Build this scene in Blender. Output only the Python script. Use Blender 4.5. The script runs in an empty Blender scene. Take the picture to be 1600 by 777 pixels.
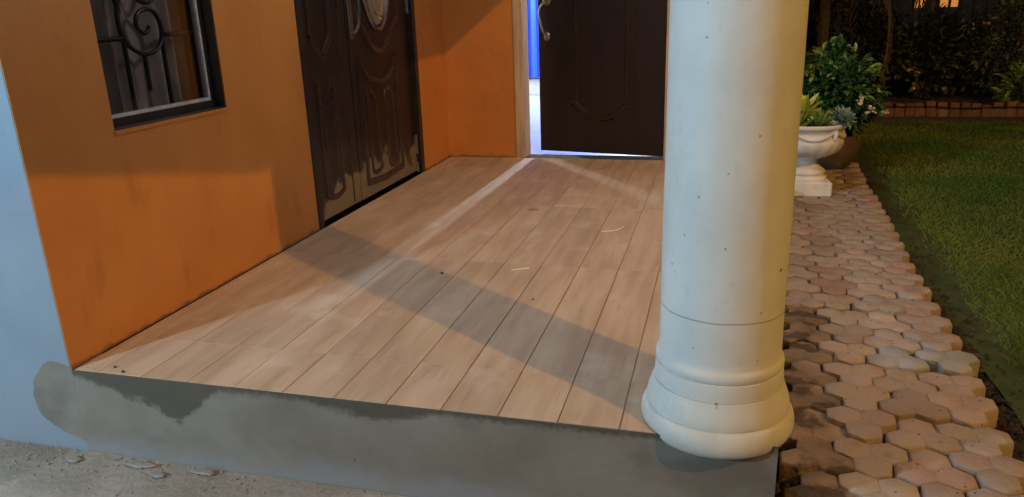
import bpy, bmesh, math, random
from mathutils import Vector, Matrix, noise as mnoise

# ------------------------------------------------------------------ camera, sky, lamps, exposure
scene = bpy.context.scene
col = scene.collection
R3 = math.radians
rnd = random.Random(7)

cam_d = bpy.data.cameras.new('camera')
cam = bpy.data.objects.new('camera', cam_d); col.objects.link(cam)
cr_, cu_, cf_ = Vector((0.965157, 0.259615, -0.032737)), Vector((-0.048251, 0.299537, 0.952864)), Vector((-0.257184, 0.918084, -0.301627))
cam.matrix_world = Matrix(((cr_.x, cu_.x, -cf_.x, 1.784957), (cr_.y, cu_.y, -cf_.y, -1.58817), (cr_.z, cu_.z, -cf_.z, 0.959622), (0, 0, 0, 1)))
cam_d.sensor_width = 36; cam_d.lens = 1188.09 / 1600 * 36
cam_d.clip_start = .02; cam_d.clip_end = 500
scene.camera = cam

world = bpy.data.worlds.new('World'); scene.world = world; world.use_nodes = True
wn = world.node_tree.nodes; wl = world.node_tree.links
sky = wn.new('ShaderNodeTexSky'); sky.sky_type = 'NISHITA'; sky.sun_disc = False
sky.sun_elevation = R3(25); sky.sun_rotation = R3(200); sky.air_density = 1.0; sky.dust_density = 2.0
bg = wn['Background']; bg.inputs['Strength'].default_value = 0.014
wl.new(sky.outputs[0], bg.inputs['Color'])

def spot(name, loc, target, power, color, cone, blend, radius):
    d = bpy.data.lights.new(name, 'SPOT'); d.energy = power; d.color = color
    d.spot_size = R3(cone); d.spot_blend = blend; d.shadow_soft_size = radius
    o = bpy.data.objects.new(name, d); col.objects.link(o); o.location = loc
    o.rotation_euler = (Vector(target) - Vector(loc)).to_track_quat('-Z', 'Y').to_euler()
    return o
def bulb(name, loc, power, color, radius):
    d = bpy.data.lights.new(name, 'POINT'); d.energy = power; d.color = color; d.shadow_soft_size = radius
    o = bpy.data.objects.new(name, d); col.objects.link(o); o.location = loc
    return o
# sodium street floodlight beyond the lawn, front right; cool floodlight out in the yard, front left; two bulbs indoors
spot('street_floodlight', (8.45, -4.32, 7.3), (1.9, 1.2, 0), 2250, (1.0, .50, .06), 74, .75, .055)
bulb('yard_lamp', (-1.03, -2.16, 1.3), 310, (.52, .80, 1.0), .06)
bulb('room_bulb', (.63, 6.6, 2.02), 460, (.72, .86, 1.0), .03)
bulb('room_bulb', (-.72, 5.15, 2.02), 140, (.72, .86, 1.0), .05)

bulb('porch_fill', (1.55, 1.45, 2.02), 38, (1.0, .91, .87), .09)  # added fill light, lifts the dim upper walls and floor of the porch

scene.view_settings.view_transform = 'Standard'
scene.view_settings.look = 'None'
scene.view_settings.exposure = 0
scene.view_settings.gamma = 1
scene.render.engine = 'CYCLES'
scene.cycles.use_denoising = True
scene.cycles.max_bounces = 8
scene.cycles.diffuse_bounces = 5
scene.cycles.sample_clamp_indirect = 6

# ------------------------------------------------------------------ materials
M = {}
def mat(name, c1, c2=None, scale=8, rough=.6, bump=0, bscale=None, metal=0, stretch=(1, 1, 1), detail=6, c3=None, spec=.5, objrand=0, low=.35, high=.65):
    m = bpy.data.materials.new(name); m.use_nodes = True; M[name] = m
    n = m.node_tree.nodes; l = m.node_tree.links; b = n['Principled BSDF']
    b.inputs['Roughness'].default_value = rough; b.inputs['Metallic'].default_value = metal
    b.inputs['Specular IOR Level'].default_value = spec
    tc = n.new('ShaderNodeTexCoord'); mp = n.new('ShaderNodeMapping'); mp.inputs['Scale'].default_value = stretch
    l.new(tc.outputs['Object'], mp.inputs['Vector'])
    vec = mp.outputs['Vector']
    if objrand:
        oi = n.new('ShaderNodeObjectInfo'); va = n.new('ShaderNodeVectorMath'); va.operation = 'ADD'
        ms = n.new('ShaderNodeVectorMath'); ms.operation = 'SCALE'; ms.inputs[3].default_value = 37.0
        cx = n.new('ShaderNodeCombineXYZ')
        for k in range(3): l.new(oi.outputs['Random'], cx.inputs[k])
        l.new(cx.outputs[0], ms.inputs[0]); l.new(vec, va.inputs[0]); l.new(ms.outputs[0], va.inputs[1]); vec = va.outputs[0]
    nz = n.new('ShaderNodeTexNoise'); nz.inputs['Scale'].default_value = scale; nz.inputs['Detail'].default_value = detail
    l.new(vec, nz.inputs['Vector'])
    rp = n.new('ShaderNodeValToRGB'); rp.color_ramp.elements[0].position = low; rp.color_ramp.elements[1].position = high
    rp.color_ramp.elements[0].color = (*c1, 1); rp.color_ramp.elements[1].color = (*(c2 or c1), 1)
    if c3: e = rp.color_ramp.elements.new((low + high) / 2); e.color = (*c3, 1)
    l.new(nz.outputs['Fac'], rp.inputs['Fac']); out = rp.outputs['Color']
    if objrand:
        hs = n.new('ShaderNodeHueSaturation'); l.new(out, hs.inputs['Color'])
        mr = n.new('ShaderNodeMapRange'); mr.inputs['To Min'].default_value = 1 - objrand; mr.inputs['To Max'].default_value = 1 + objrand
        l.new(oi.outputs['Random'], mr.inputs['Value']); l.new(mr.outputs[0], hs.inputs['Value']); out = hs.outputs['Color']
    l.new(out, b.inputs['Base Color'])
    if bump:
        bp = n.new('ShaderNodeBump'); bp.inputs['Strength'].default_value = bump; bp.inputs['Distance'].default_value = .01
        n2 = n.new('ShaderNodeTexNoise'); n2.inputs['Scale'].default_value = bscale or scale * 6; n2.inputs['Detail'].default_value = 8
        l.new(vec, n2.inputs['Vector']); l.new(n2.outputs['Fac'], bp.inputs['Height']); l.new(bp.outputs[0], b.inputs['Normal'])
    m['col_out'] = 0
    return m
def overlay(m, color, maskfn, rough=None, rnd_=False):
    """mix a stain colour over the base colour; maskfn(nodes, links, objvec) -> factor socket"""
    n = m.node_tree.nodes; l = m.node_tree.links; b = n['Principled BSDF']
    src = b.inputs['Base Color'].links[0].from_socket
    tc = n.new('ShaderNodeTexCoord'); vec = tc.outputs['Object']
    if rnd_ or m.name in ('paver', 'paver_dirty', 'wood_tile', 'brick'):
        oi = n.new('ShaderNodeObjectInfo'); va = n.new('ShaderNodeVectorMath'); va.operation = 'ADD'; ms = n.new('ShaderNodeVectorMath'); ms.operation = 'SCALE'; ms.inputs[3].default_value = 53.0
        cx = n.new('ShaderNodeCombineXYZ')
        for k in range(3): l.new(oi.outputs['Random'], cx.inputs[k])
        l.new(cx.outputs[0], ms.inputs[0]); l.new(vec, va.inputs[0]); l.new(ms.outputs[0], va.inputs[1]); vec = va.outputs[0]
    f = maskfn(n, l, vec)
    mx = n.new('ShaderNodeMix'); mx.data_type = 'RGBA'; l.new(f, mx.inputs[0]); l.new(src, mx.inputs[6]); mx.inputs[7].default_value = (*color, 1)
    l.new(mx.outputs[2], b.inputs['Base Color'])
    if rough is not None:
        mr = n.new('ShaderNodeMapRange'); l.new(f, mr.inputs['Value']); mr.inputs['To Min'].default_value = b.inputs['Roughness'].default_value; mr.inputs['To Max'].default_value = rough
        l.new(mr.outputs[0], b.inputs['Roughness'])
def mth(n, l, op, a, b=None, clamp=False):
    x = n.new('ShaderNodeMath'); x.operation = op; x.use_clamp = clamp
    for i, v in enumerate((a, b)):
        if v is None: continue
        if isinstance(v, (int, float)): x.inputs[i].default_value = v
        else: l.new(v, x.inputs[i])
    return x.outputs[0]
def noise_sock(n, l, vec, scale, detail=5, stretch=None):
    if stretch:
        mp = n.new('ShaderNodeMapping'); mp.inputs['Scale'].default_value = stretch; l.new(vec, mp.inputs['Vector']); vec = mp.outputs[0]
    z = n.new('ShaderNodeTexNoise'); z.inputs['Scale'].default_value = scale; z.inputs['Detail'].default_value = detail
    l.new(vec, z.inputs['Vector']); return z.outputs['Fac']
def smooth(n, l, v, a, b):
    r = n.new('ShaderNodeMapRange'); r.interpolation_type = 'SMOOTHSTEP'; r.inputs['From Min'].default_value = a; r.inputs['From Max'].default_value = b
    l.new(v, r.inputs['Value']); return r.outputs[0]
def specks(scale, size, soft=.02, keep=.5):
    def f(n, l, vec):
        v = n.new('ShaderNodeTexVoronoi'); v.inputs['Scale'].default_value = scale; l.new(vec, v.inputs['Vector'])
        s = smooth(n, l, v.outputs['Distance'], size + soft, size)
        sp = n.new('ShaderNodeSeparateColor'); l.new(v.outputs['Color'], sp.inputs[0])
        return mth(n, l, 'MULTIPLY', s, mth(n, l, 'GREATER_THAN', sp.outputs[0], 1 - keep))
    return f
def blotch(scale, a, b, amount=1, stretch=None, detail=6):
    def f(n, l, vec): return mth(n, l, 'MULTIPLY', smooth(n, l, noise_sock(n, l, vec, scale, detail, stretch), a, b), amount)
    return f

mat('orange_paint', (.47, .175, .034), (.53, .205, .045), scale=3.5, rough=.5, bump=.35, bscale=16)
overlay(M['orange_paint'], (.42, .15, .045), blotch(2.2, .56, .74, .35))
overlay(M['orange_paint'], (.30, .105, .022), blotch(9, .60, .72, .4, (1, 1, .35)))
overlay(M['orange_paint'], (.50, .24, .08), blotch(26, .66, .74, .35, (1, 1, .6)))
overlay(M['orange_paint'], (.16, .08, .035), specks(24, .04, .03, .10))
def base_dirt(n, l, vec):
    s = n.new('ShaderNodeSeparateXYZ'); l.new(vec, s.inputs[0])
    h = mth(n, l, 'ADD', s.outputs[2], mth(n, l, 'MULTIPLY', noise_sock(n, l, vec, 14, 5), .05))
    return mth(n, l, 'MULTIPLY', smooth(n, l, h, .042, .026), .65)
overlay(M['orange_paint'], (.09, .06, .045), base_dirt)
mat('blue_paint', (.18, .225, .285), (.215, .265, .32), scale=3, rough=.55, bump=.1, bscale=60)
overlay(M['blue_paint'], (.20, .24, .29), blotch(3, .52, .7, .5))
def low_paint(n, l, vec):
    s_ = n.new('ShaderNodeSeparateXYZ'); l.new(vec, s_.inputs[0])
    h = mth(n, l, 'ADD', s_.outputs[2], mth(n, l, 'MULTIPLY', mth(n, l, 'SUBTRACT', noise_sock(n, l, vec, 3.2, 3), .5), .26))
    return mth(n, l, 'MULTIPLY', smooth(n, l, h, -.185, -.27), .5)
for nm in ('cement', 'cement_plain'):
    mat(nm, (.150, .131, .105), (.205, .184, .154), scale=3.2, rough=.85, bump=.22, bscale=34, detail=4)
    overlay(M[nm], (.205, .192, .172), blotch(3.4, .46, .7, .6, None, 3))
    overlay(M[nm], (.095, .083, .066), blotch(3.0, .55, .70, .55, (1, 1, 1.5), 5))
    overlay(M[nm], (.055, .048, .040), specks(26, .045, .05, .12))
overlay(M['cement'], (.25, .275, .31), low_paint)
def wet(n, l, vec):
    s = n.new('ShaderNodeSeparateXYZ'); l.new(vec, s.inputs[0]); x = s.outputs[0]
    nz = mth(n, l, 'SUBTRACT', noise_sock(n, l, vec, 13, 6, (.8, 1, 1.6)), .5)
    lobe = mth(n, l, 'MULTIPLY', mth(n, l, 'MULTIPLY', smooth(n, l, x, -.04, .36), smooth(n, l, x, .50, .36)), .095)
    lobe2 = mth(n, l, 'MULTIPLY', mth(n, l, 'MULTIPLY', smooth(n, l, x, .72, .92), smooth(n, l, x, 1.15, .95)), .032)
    lobes = mth(n, l, 'ADD', lobe, lobe2)
    depth = mth(n, l, 'ADD', lobes, mth(n, l, 'MULTIPLY', nz, mth(n, l, 'ADD', .02, mth(n, l, 'MULTIPLY', lobes, 1.5))))
    depth = mth(n, l, 'ADD', depth, mth(n, l, 'MULTIPLY', mth(n, l, 'SUBTRACT', noise_sock(n, l, vec, 70, 6), .5), .03))
    v = mth(n, l, 'ADD', s.outputs[2], depth)
    return mth(n, l, 'MULTIPLY', smooth(n, l, v, -.026, -.002), .8)
overlay(M['cement'], (.045, .037, .027), wet, rough=.6)
mat('ground', (.23, .205, .175), (.35, .32, .28), scale=4, rough=.85, bump=.6, bscale=45)
overlay(M['ground'], (.15, .13, .105), blotch(2.0, .5, .62, .8))
overlay(M['ground'], (.36, .34, .31), blotch(9, .6, .7, .5))
overlay(M['ground'], (.38, .37, .34), specks(45, .12, .08, .08))
mat('soil', (.022, .016, .011), (.06, .042, .028), scale=22, rough=.95, bump=1.0, bscale=60)
mat('bare_dirt', (.055, .037, .020), (.10, .068, .036), scale=9, rough=.95, bump=.6)
mat('turf_soil', (.026, .045, .010), (.05, .075, .017), scale=10, rough=.95, bump=.8, bscale=80)

# planks: long grain, each plank its own tone
mat('wood_tile', (.375, .262, .180), (.465, .345, .252), scale=3.2, rough=.66, spec=.3, stretch=(7, .9, 1), objrand=.05, detail=8, c3=(.42, .304, .214))
overlay(M['wood_tile'], (.54, .41, .305), blotch(1.7, .5, .72, .6, (3, .7, 1)))
overlay(M['wood_tile'], (.38, .25, .165), blotch(2.6, .55, .75, .45, (16, 1.1, 1)))
overlay(M['wood_tile'], (.33, .215, .145), blotch(2.2, .56, .74, .5, (45, 2.2, 1), 4))
overlay(M['wood_tile'], (.30, .22, .15), blotch(1.3, .56, .68, .35))
overlay(M['wood_tile'], (.62, .55, .47), blotch(4.5, .58, .75, .35))
mat('tile_edge', (.16, .11, .075), (.24, .17, .12), scale=20, rough=.8)
mat('grout', (.15, .105, .075), (.36, .26, .185), scale=2.2, rough=.9, low=.42, high=.58)

mat('column_paint', (.60, .605, .585), (.69, .695, .675), scale=5, rough=.6, bump=.22, bscale=20)
overlay(M['column_paint'], (.52, .50, .46), blotch(6, .55, .75, .5, (1, 1, .5)))
overlay(M['column_paint'], (.13, .12, .11), specks(17, .045, .05, .08))
overlay(M['column_paint'], (.35, .30, .24), specks(36, .07, .05, .12))
def seam(n, l, vec):
    s = n.new('ShaderNodeSeparateXYZ'); l.new(vec, s.inputs[0])
    z = mth(n, l, 'ADD', s.outputs[2], mth(n, l, 'MULTIPLY', noise_sock(n, l, vec, 7, 5), .010))
    return mth(n, l, 'MULTIPLY', smooth(n, l, mth(n, l, 'ABSOLUTE', mth(n, l, 'SUBTRACT', z, .3275)), .0022, .0008), .7)
overlay(M['column_paint'], (.20, .17, .14), seam)
def scuffs(n, l, vec):
    a = smooth(n, l, noise_sock(n, l, vec, 30, 3, (1, 1, .22)), .66, .74)
    return mth(n, l, 'MULTIPLY', a, mth(n, l, 'MULTIPLY', smooth(n, l, noise_sock(n, l, vec, 4.5, 2), .5, .62), .6))
overlay(M['column_paint'], (.40, .385, .35), scuffs)
overlay(M['column_paint'], (.55, .54, .50), blotch(2.2, .48, .62, .55, (1, 1, .7)))
overlay(M['column_paint'], (.10, .095, .09), specks(7.5, .024, .015, .16))
def grime(n, l, vec):
    s = n.new('ShaderNodeSeparateXYZ'); l.new(vec, s.inputs[0])
    return mth(n, l, 'MULTIPLY', smooth(n, l, mth(n, l, 'ADD', s.outputs[2], mth(n, l, 'MULTIPLY', noise_sock(n, l, vec, 16, 6), .25)), .23, .07), .45)
overlay(M['column_paint'], (.36, .30, .23), grime)
overlay(M['column_paint'], (.46, .43, .38), blotch(38, .58, .74, .22, (1, 1, .6)))

mat('dark_door', (.013, .009, .010), (.020, .013, .015), scale=6, rough=.38, bump=.05, bscale=90, stretch=(1, 1, .2))
mat('dusty_door', (.010, .006, .006), (.016, .010, .009), scale=6, rough=.4, stretch=(1, 1, .2))
def door_dust(n, l, vec):
    s = n.new('ShaderNodeSeparateXYZ'); l.new(vec, s.inputs[0])
    nz = noise_sock(n, l, vec, 5.5, 4)
    lim = mth(n, l, 'ADD', mth(n, l, 'MULTIPLY', nz, .62), mth(n, l, 'MULTIPLY', s.outputs[1], .06))
    v = mth(n, l, 'SUBTRACT', lim, s.outputs[2])
    fine = noise_sock(n, l, vec, 40, 4)
    return mth(n, l, 'MULTIPLY', smooth(n, l, v, .245, .30), mth(n, l, 'ADD', .35, mth(n, l, 'MULTIPLY', fine, .7)), True)
overlay(M['dusty_door'], (.21, .165, .11), door_dust, rough=.85)
overlay(M['dusty_door'], (.05, .038, .030), blotch(3.2, .5, .75, .15, (1, 1, .35)))
mat('door_moulding', (.022, .012, .011), (.034, .020, .018), scale=8, rough=.2)
mat('black_frame', (.010, .009, .009), (.018, .016, .015), scale=12, rough=.4)
mat('raw_wood', (.40, .29, .19), (.56, .43, .30), scale=6, rough=.7, stretch=(8, 8, .6), bump=.2)
mat('hinge_metal', (.16, .15, .14), (.26, .25, .24), scale=30, rough=.5, metal=.6)
mat('pewter', (.30, .30, .31), (.42, .42, .43), scale=25, rough=.3, metal=1)
mat('aluminium', (.46, .46, .45), (.62, .61, .59), scale=30, rough=.5, metal=.3)
mat('reveal_dark', (.030, .022, .018), (.045, .033, .027), scale=12, rough=.6)
mat('iron', (.012, .011, .012), (.022, .020, .021), scale=30, rough=.45)
mat('gold', (.75, .48, .14), (.85, .58, .2), scale=10, rough=.25, metal=1)
mat('frosted', (.13, .12, .11), (.20, .18, .16), scale=60, rough=.25)
mat('drape', (.36, .30, .24), (.50, .42, .34), scale=7, rough=.8)
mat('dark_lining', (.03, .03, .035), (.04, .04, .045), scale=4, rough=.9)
mat('roof_plaster', (.66, .64, .60), (.72, .70, .66), scale=4, rough=.8)
mat('white_wall', (.74, .76, .78), (.80, .81, .82), scale=3, rough=.7)
mat('room_tile', (.29, .33, .36), (.34, .37, .40), scale=2, rough=.25)
mat('blue_cloth', (.012, .055, .55), (.02, .09, .75), scale=3, rough=.7, stretch=(9, 1, .3))
mat('paver', (.285, .215, .17), (.37, .295, .245), scale=4, rough=.85, bump=.7, bscale=60, objrand=.24)
def paver_tint(n, l, vec):
    oi = n.new('ShaderNodeObjectInfo'); w = n.new('ShaderNodeTexWhiteNoise'); w.noise_dimensions = '1D'; l.new(oi.outputs['Random'], w.inputs['W'])
    return mth(n, l, 'MULTIPLY', smooth(n, l, w.outputs['Value'], .25, .9), .75)
overlay(M['paver'], (.34, .28, .23), paver_tint)
overlay(M['paver'], (.36, .19, .14), lambda n, l, v: mth(n, l, 'MULTIPLY', smooth(n, l, noise_sock(n, l, v, 2.2, 2), .48, .66), .5))
overlay(M['paver'], (.12, .085, .06), blotch(11, .62, .76, .45))
overlay(M['paver'], (.09, .065, .045), specks(45, .14, .05, .2))
mat('paver_grey', (.27, .255, .24), (.36, .34, .32), scale=5, rough=.85, bump=.55, bscale=70)
mat('paver_dirty', (.15, .10, .065), (.30, .21, .145), scale=7, rough=.9, bump=.8, bscale=60, objrand=.1)
overlay(M['paver_dirty'], (.05, .034, .022), blotch(9, .52, .62, .85))
mat('urn_white', (.62, .58, .52), (.76, .73, .68), scale=9, rough=.75, bump=.3, bscale=45)
overlay(M['urn_white'], (.34, .28, .21), blotch(8, .56, .72, .5))
mat('terracotta', (.075, .045, .026), (.12, .07, .04), scale=9, rough=.85, bump=.3)
mat('grass', (.060, .150, .018), (.18, .215, .034), scale=1.3, rough=.8, detail=3, spec=.2)
mat('leaf_green', (.025, .075, .018), (.06, .14, .035), scale=14, rough=.35)
mat('leaf_light', (.13, .22, .03), (.24, .33, .05), scale=9, rough=.4)
mat('leaf_lime', (.30, .38, .03), (.48, .50, .06), scale=9, rough=.4)
mat('leaf_grey', (.16, .22, .17), (.25, .32, .25), scale=9, rough=.5)
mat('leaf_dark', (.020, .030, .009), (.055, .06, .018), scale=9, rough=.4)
mat('leaf_olive', (.06, .06, .018), (.12, .10, .03), scale=9, rough=.4)
mat('dry_leaf', (.075, .05, .025), (.13, .09, .045), scale=9, rough=.8)
mat('bark', (.06, .042, .028), (.10, .07, .045), scale=20, rough=.9, bump=.6)
mat('petal_cream', (.75, .62, .36), (.80, .70, .5), scale=9, rough=.6)
mat('glint_yellow', (.55, .33, .05), (.62, .40, .09), scale=9, rough=.6)  # warm lamp highlights on the hedge leaves, put into a petal colour
mat('brick', (.15, .075, .045), (.26, .13, .07), scale=10, rough=.9, bump=.5, objrand=.25)
mat('mortar', (.16, .12, .085), (.22, .17, .12), scale=14, rough=.95)
mat('far_wall', (.10, .085, .07), (.14, .12, .10), scale=2, rough=.9)
mat('flake', (.20, .19, .17), (.28, .265, .24), scale=20, rough=.9, bump=.4)
mat('crumb', (.03, .025, .02), (.07, .055, .045), scale=40, rough=.9)
mat('straw', (.66, .56, .40), (.72, .62, .46), scale=30, rough=.8)
mat('petal_purple', (.22, .14, .19), (.30, .20, .24), scale=30, rough=.7)
def emis(name, c, s):
    m = mat(name, c); b = m.node_tree.nodes['Principled BSDF']; b.inputs['Emission Color'].default_value = (*c, 1); b.inputs['Emission Strength'].default_value = s
emis('lit_window', (1.0, .36, .07), .55)
g = bpy.data.materials.new('glass'); g.use_nodes = True; M['glass'] = g
n = g.node_tree.nodes; l = g.node_tree.links; n.remove(n['Principled BSDF'])
tr = n.new('ShaderNodeBsdfTransparent'); tr.inputs[0].default_value = (.80, .80, .84, 1); gl = n.new('ShaderNodeBsdfGlossy'); gl.inputs['Roughness'].default_value = .03
fr = n.new('ShaderNodeLayerWeight'); fr.inputs[0].default_value = .18; mx = n.new('ShaderNodeMixShader')
l.new(fr.outputs[0], mx.inputs[0]); l.new(tr.outputs[0], mx.inputs[1]); l.new(gl.outputs[0], mx.inputs[2]); l.new(mx.outputs[0], n['Material Output'].inputs[0])

# ------------------------------------------------------------------ helpers
def obj(name, bm, m, parent=None, smooth_=False, loc=None, rot=None):
    me = bpy.data.meshes.new(name)
    if isinstance(bm, bmesh.types.BMesh):
        bmesh.ops.recalc_face_normals(bm, faces=bm.faces); bm.to_mesh(me); bm.free()
    else: me.from_pydata(bm[0], [], bm[1])
    for mm in (m if isinstance(m, (list, tuple)) else [m]): me.materials.append(M[mm])
    if smooth_:
        for p in me.polygons: p.use_smooth = True
        me.set_sharp_from_angle(angle=R3(38))
    o = bpy.data.objects.new(name, me); col.objects.link(o)
    if parent: o.parent = parent
    if loc: o.location = loc
    if rot: o.rotation_euler = rot
    return o
def tag(o, label=None, cat=None, group=None, kind=None):
    if label: o['label'] = label
    if cat: o['category'] = cat
    if group: o['group'] = group
    if kind: o['kind'] = kind
    return o
def empty(name, loc, label, cat, group=None, rz=0):
    o = bpy.data.objects.new(name, None); col.objects.link(o); o.location = loc; o.rotation_euler = (0, 0, rz); o.empty_display_size = .1
    return tag(o, label, cat, group)
def B(bm, x0, x1, y0, y1, z0, z1):
    v = [bm.verts.new((x, y, z)) for z in (z0, z1) for x, y in ((x0, y0), (x1, y0), (x1, y1), (x0, y1))]
    for f in ((0, 3, 2, 1), (4, 5, 6, 7), (0, 1, 5, 4), (1, 2, 6, 5), (2, 3, 7, 6), (3, 0, 4, 7)): bm.faces.new([v[i] for i in f])
    return v
def box(name, x0, x1, y0, y1, z0, z1, m, parent=None, bev=0, seg=1):
    bm = bmesh.new(); B(bm, x0, x1, y0, y1, z0, z1)
    if bev: bmesh.ops.bevel(bm, geom=bm.edges[:], offset=bev, segments=seg, affect='EDGES', profile=.6)
    return obj(name, bm, m, parent)
def tube(bm, pts, r, seg=8, cap=True, flat=None):
    pts = [Vector(p) for p in pts]; rings = []
    rs = r if isinstance(r, (list, tuple)) else [r] * len(pts)
    prev = None
    for i, p in enumerate(pts):
        t = (pts[min(i + 1, len(pts) - 1)] - pts[max(i - 1, 0)]).normalized()
        if prev is None:
            a = Vector((0, 0, 1)) if abs(t.z) < .9 else Vector((1, 0, 0)); nrm = t.cross(a).normalized()
        else: nrm = (prev - t * prev.dot(t)).normalized()
        prev = nrm; bn = t.cross(nrm)
        rings.append([bm.verts.new(p + (nrm * math.cos(2 * math.pi * k / seg) + bn * math.sin(2 * math.pi * k / seg)) * rs[i]) for k in range(seg)])
    for a, b in zip(rings, rings[1:]):
        for k in range(seg): bm.faces.new((a[k], a[(k + 1) % seg], b[(k + 1) % seg], b[k]))
    if cap: bm.faces.new(rings[0][::-1]); bm.faces.new(rings[-1])
def lathe(prof, seg=48, close=True):
    bm = bmesh.new(); rings = []
    for r, z in prof: rings.append([bm.verts.new((r * math.cos(2 * math.pi * k / seg), r * math.sin(2 * math.pi * k / seg), z)) for k in range(seg)])
    for a, b in zip(rings, rings[1:]):
        for k in range(seg): bm.faces.new((a[k], a[(k + 1) % seg], b[(k + 1) % seg], b[k]))
    if close: bm.faces.new(rings[0][::-1]); bm.faces.new(rings[-1])
    return bm
def spline(pts, n=8, closed=False):
    """Catmull-Rom through pts"""
    P = [Vector(p) for p in pts]; out = []; N = len(P)
    for i in range(N if closed else N - 1):
        if closed: p0, p1, p2, p3 = P[i - 1], P[i], P[(i + 1) % N], P[(i + 2) % N]
        else: p0, p1, p2, p3 = P[max(i - 1, 0)], P[i], P[i + 1], P[min(i + 2, N - 1)]
        for k in range(n):
            t = k / n
            out.append(.5 * ((2 * p1) + (p2 - p0) * t + (2 * p0 - 5 * p1 + 4 * p2 - p3) * t * t + (3 * p1 - p0 - 3 * p2 + p3) * t ** 3))
    if not closed: out.append(P[-1])
    return out

# ------------------------------------------------------------------ setting: ground, plinth, porch floor
def sheet(name, x0, x1, y0, y1, z, m, nx=2, ny=2, amp=0, sc=1, kind='structure'):
    vs = []; fs = []
    for j in range(ny + 1):
        for i in range(nx + 1):
            x = x0 + (x1 - x0) * i / nx; y = y0 + (y1 - y0) * j / ny
            vs.append((x, y, z + (amp * mnoise.noise((x * sc, y * sc, 3.1)) if amp else 0)))
    for j in range(ny):
        for i in range(nx): a = j * (nx + 1) + i; fs.append((a, a + 1, a + nx + 2, a + nx + 1))
    return tag(obj(name, (vs, fs), m, smooth_=True), kind=kind)
sheet('ground', -60, 60, -60, 60, -.275, 'ground')
sheet('yard_concrete', -3.0, 1.93, -2.6, -.003, -.268, 'ground', 120, 70, .006, 9)
sheet('soil_strip', 1.955, 3.2, -3.0, 6.4, -.245, 'soil', 40, 200, .022, 11)

# plinth (concrete step) and the smear of render that laps onto the blue wall
bm = bmesh.new(); B(bm, -.0034, 1.945, .0, 3.29, -.30, -.012)
B(bm, -.0034, 1.945, .0, .0042, -.0119, -.0012)
plinth = tag(obj('porch_step', bm, 'cement'), kind='structure')
out = spline([(-.004, .006, 0), (-.03, .018, 0), (-.065, .022, 0), (-.098, .008, 0), (-.115, -.012, 0), (-.145, -.04, 0), (-.158, -.085, 0), (-.160, -.14, 0), (-.145, -.168, 0), (-.115, -.19, 0), (-.07, -.214, 0), (-.03, -.228, 0), (-.004, -.234, 0)], 14)
out = [(p.x + (.007 * mnoise.noise((p.x * 40, p.y * 40, 0)) + .003 * mnoise.noise((p.x * 150, p.y * 150, 2))) * min(1, max(0, -p.x - .004) / .02), p.y + .006 * mnoise.noise((p.x * 40, p.y * 40, 5)) + .003 * mnoise.noise((p.x * 150, p.y * 150, 7))) for p in out]
bm = bmesh.new()
lo = [bm.verts.new((x, .002, z)) for x, z in out]; hi = [bm.verts.new((x, -.0009, z)) for x, z in out]
bm.faces.new(hi)
for i in range(len(out) - 1): bm.faces.new((lo[i], lo[i + 1], hi[i + 1], hi[i]))
e0, e1 = bm.verts.new((.004, .0006, out[0][1])), bm.verts.new((.004, .0006, out[-1][1])); bm.faces.new((hi[0], e0, e1, hi[-1]))
obj('render_smear', bm, 'cement_plain', plinth)['label'] = 'rounded smear of grey cement spread onto the blue wall'

floor = tag(box('porch_floor', .004, 1.940, .0045, 3.286, -.010, -.0045, 'grout'), kind='structure')
W_ = .15; seams = [1.937, 1.887, 1.737] + [1.5874 - k * W_ for k in range(11)] + [.006]
seams = sorted(seams)
ymarks = [.0042, .246, 1.146, 2.046, 2.946, 3.288]
pm = {}
for i in range(len(seams) - 1):
    x0, x1 = seams[i], seams[i + 1]
    for j in range(len(ymarks) - 1):
        y0, y1 = ymarks[j], ymarks[j + 1]
        jw = .0008 if j > 1 or x0 < .3 else (.0009 if x0 < .8 else .0015)
        wx, ly = x1 - x0 - 2 * jw, y1 - y0 - .0011
        key = (round(wx, 4), round(ly, 4))
        if key not in pm:
            bm = bmesh.new(); B(bm, -wx / 2, wx / 2, -ly / 2, ly / 2, -.0095, 0)
            bmesh.ops.bevel(bm, geom=[e for e in bm.edges if all(v.co.z > -.001 for v in e.verts)], offset=.0010, segments=1, affect='EDGES')
            o = obj('plank', bm, 'wood_tile', floor); pm[key] = o.data
        else:
            o = bpy.data.objects.new('plank', pm[key]); col.objects.link(o); o.parent = floor
        o.location = ((x0 + x1) / 2, (y0 + y1) / 2, rnd.uniform(-.0005, .0005))

# ------------------------------------------------------------------ house
house = empty('house', (-.1, 1.6, -.27), 'orange and pale blue house with two dark doors behind a tiled porch', 'house')
inv = Vector(house.location)
def hp(o):                                   # parent to the house, keep world placement
    o.parent = house; o.location = Vector(o.location) - inv; return o
T = .2; H = 2.62
WY0, WY1, WZ0, WZ1 = .335, .902, .640, 1.84   # window opening
DY0, DY1, DZ = 1.466, 2.812, 2.10             # side door opening
EX0, EX1 = .474, 1.480                        # front door opening in the back wall
bm = bmesh.new()
B(bm, -T, 0, .1215, WY0, -.0, H); B(bm, -.003, 0, .0012, .1215, -.0, H); B(bm, -T, 0, WY0, WY1, -.0, WZ0); B(bm, -T, 0, WY0, WY1, WZ1, H)
B(bm, -T, 0, WY1, DY0, -.0, H); B(bm, -T, 0, DY0, DY1, DZ, H); B(bm, -T, 0, DY1, 3.295, -.0, H)
bmesh.ops.remove_doubles(bm, verts=bm.verts, dist=1e-5)
hp(obj('wall', bm, 'orange_paint'))['label'] = 'orange painted side wall with the window and the double door'
bm = bmesh.new()
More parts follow.
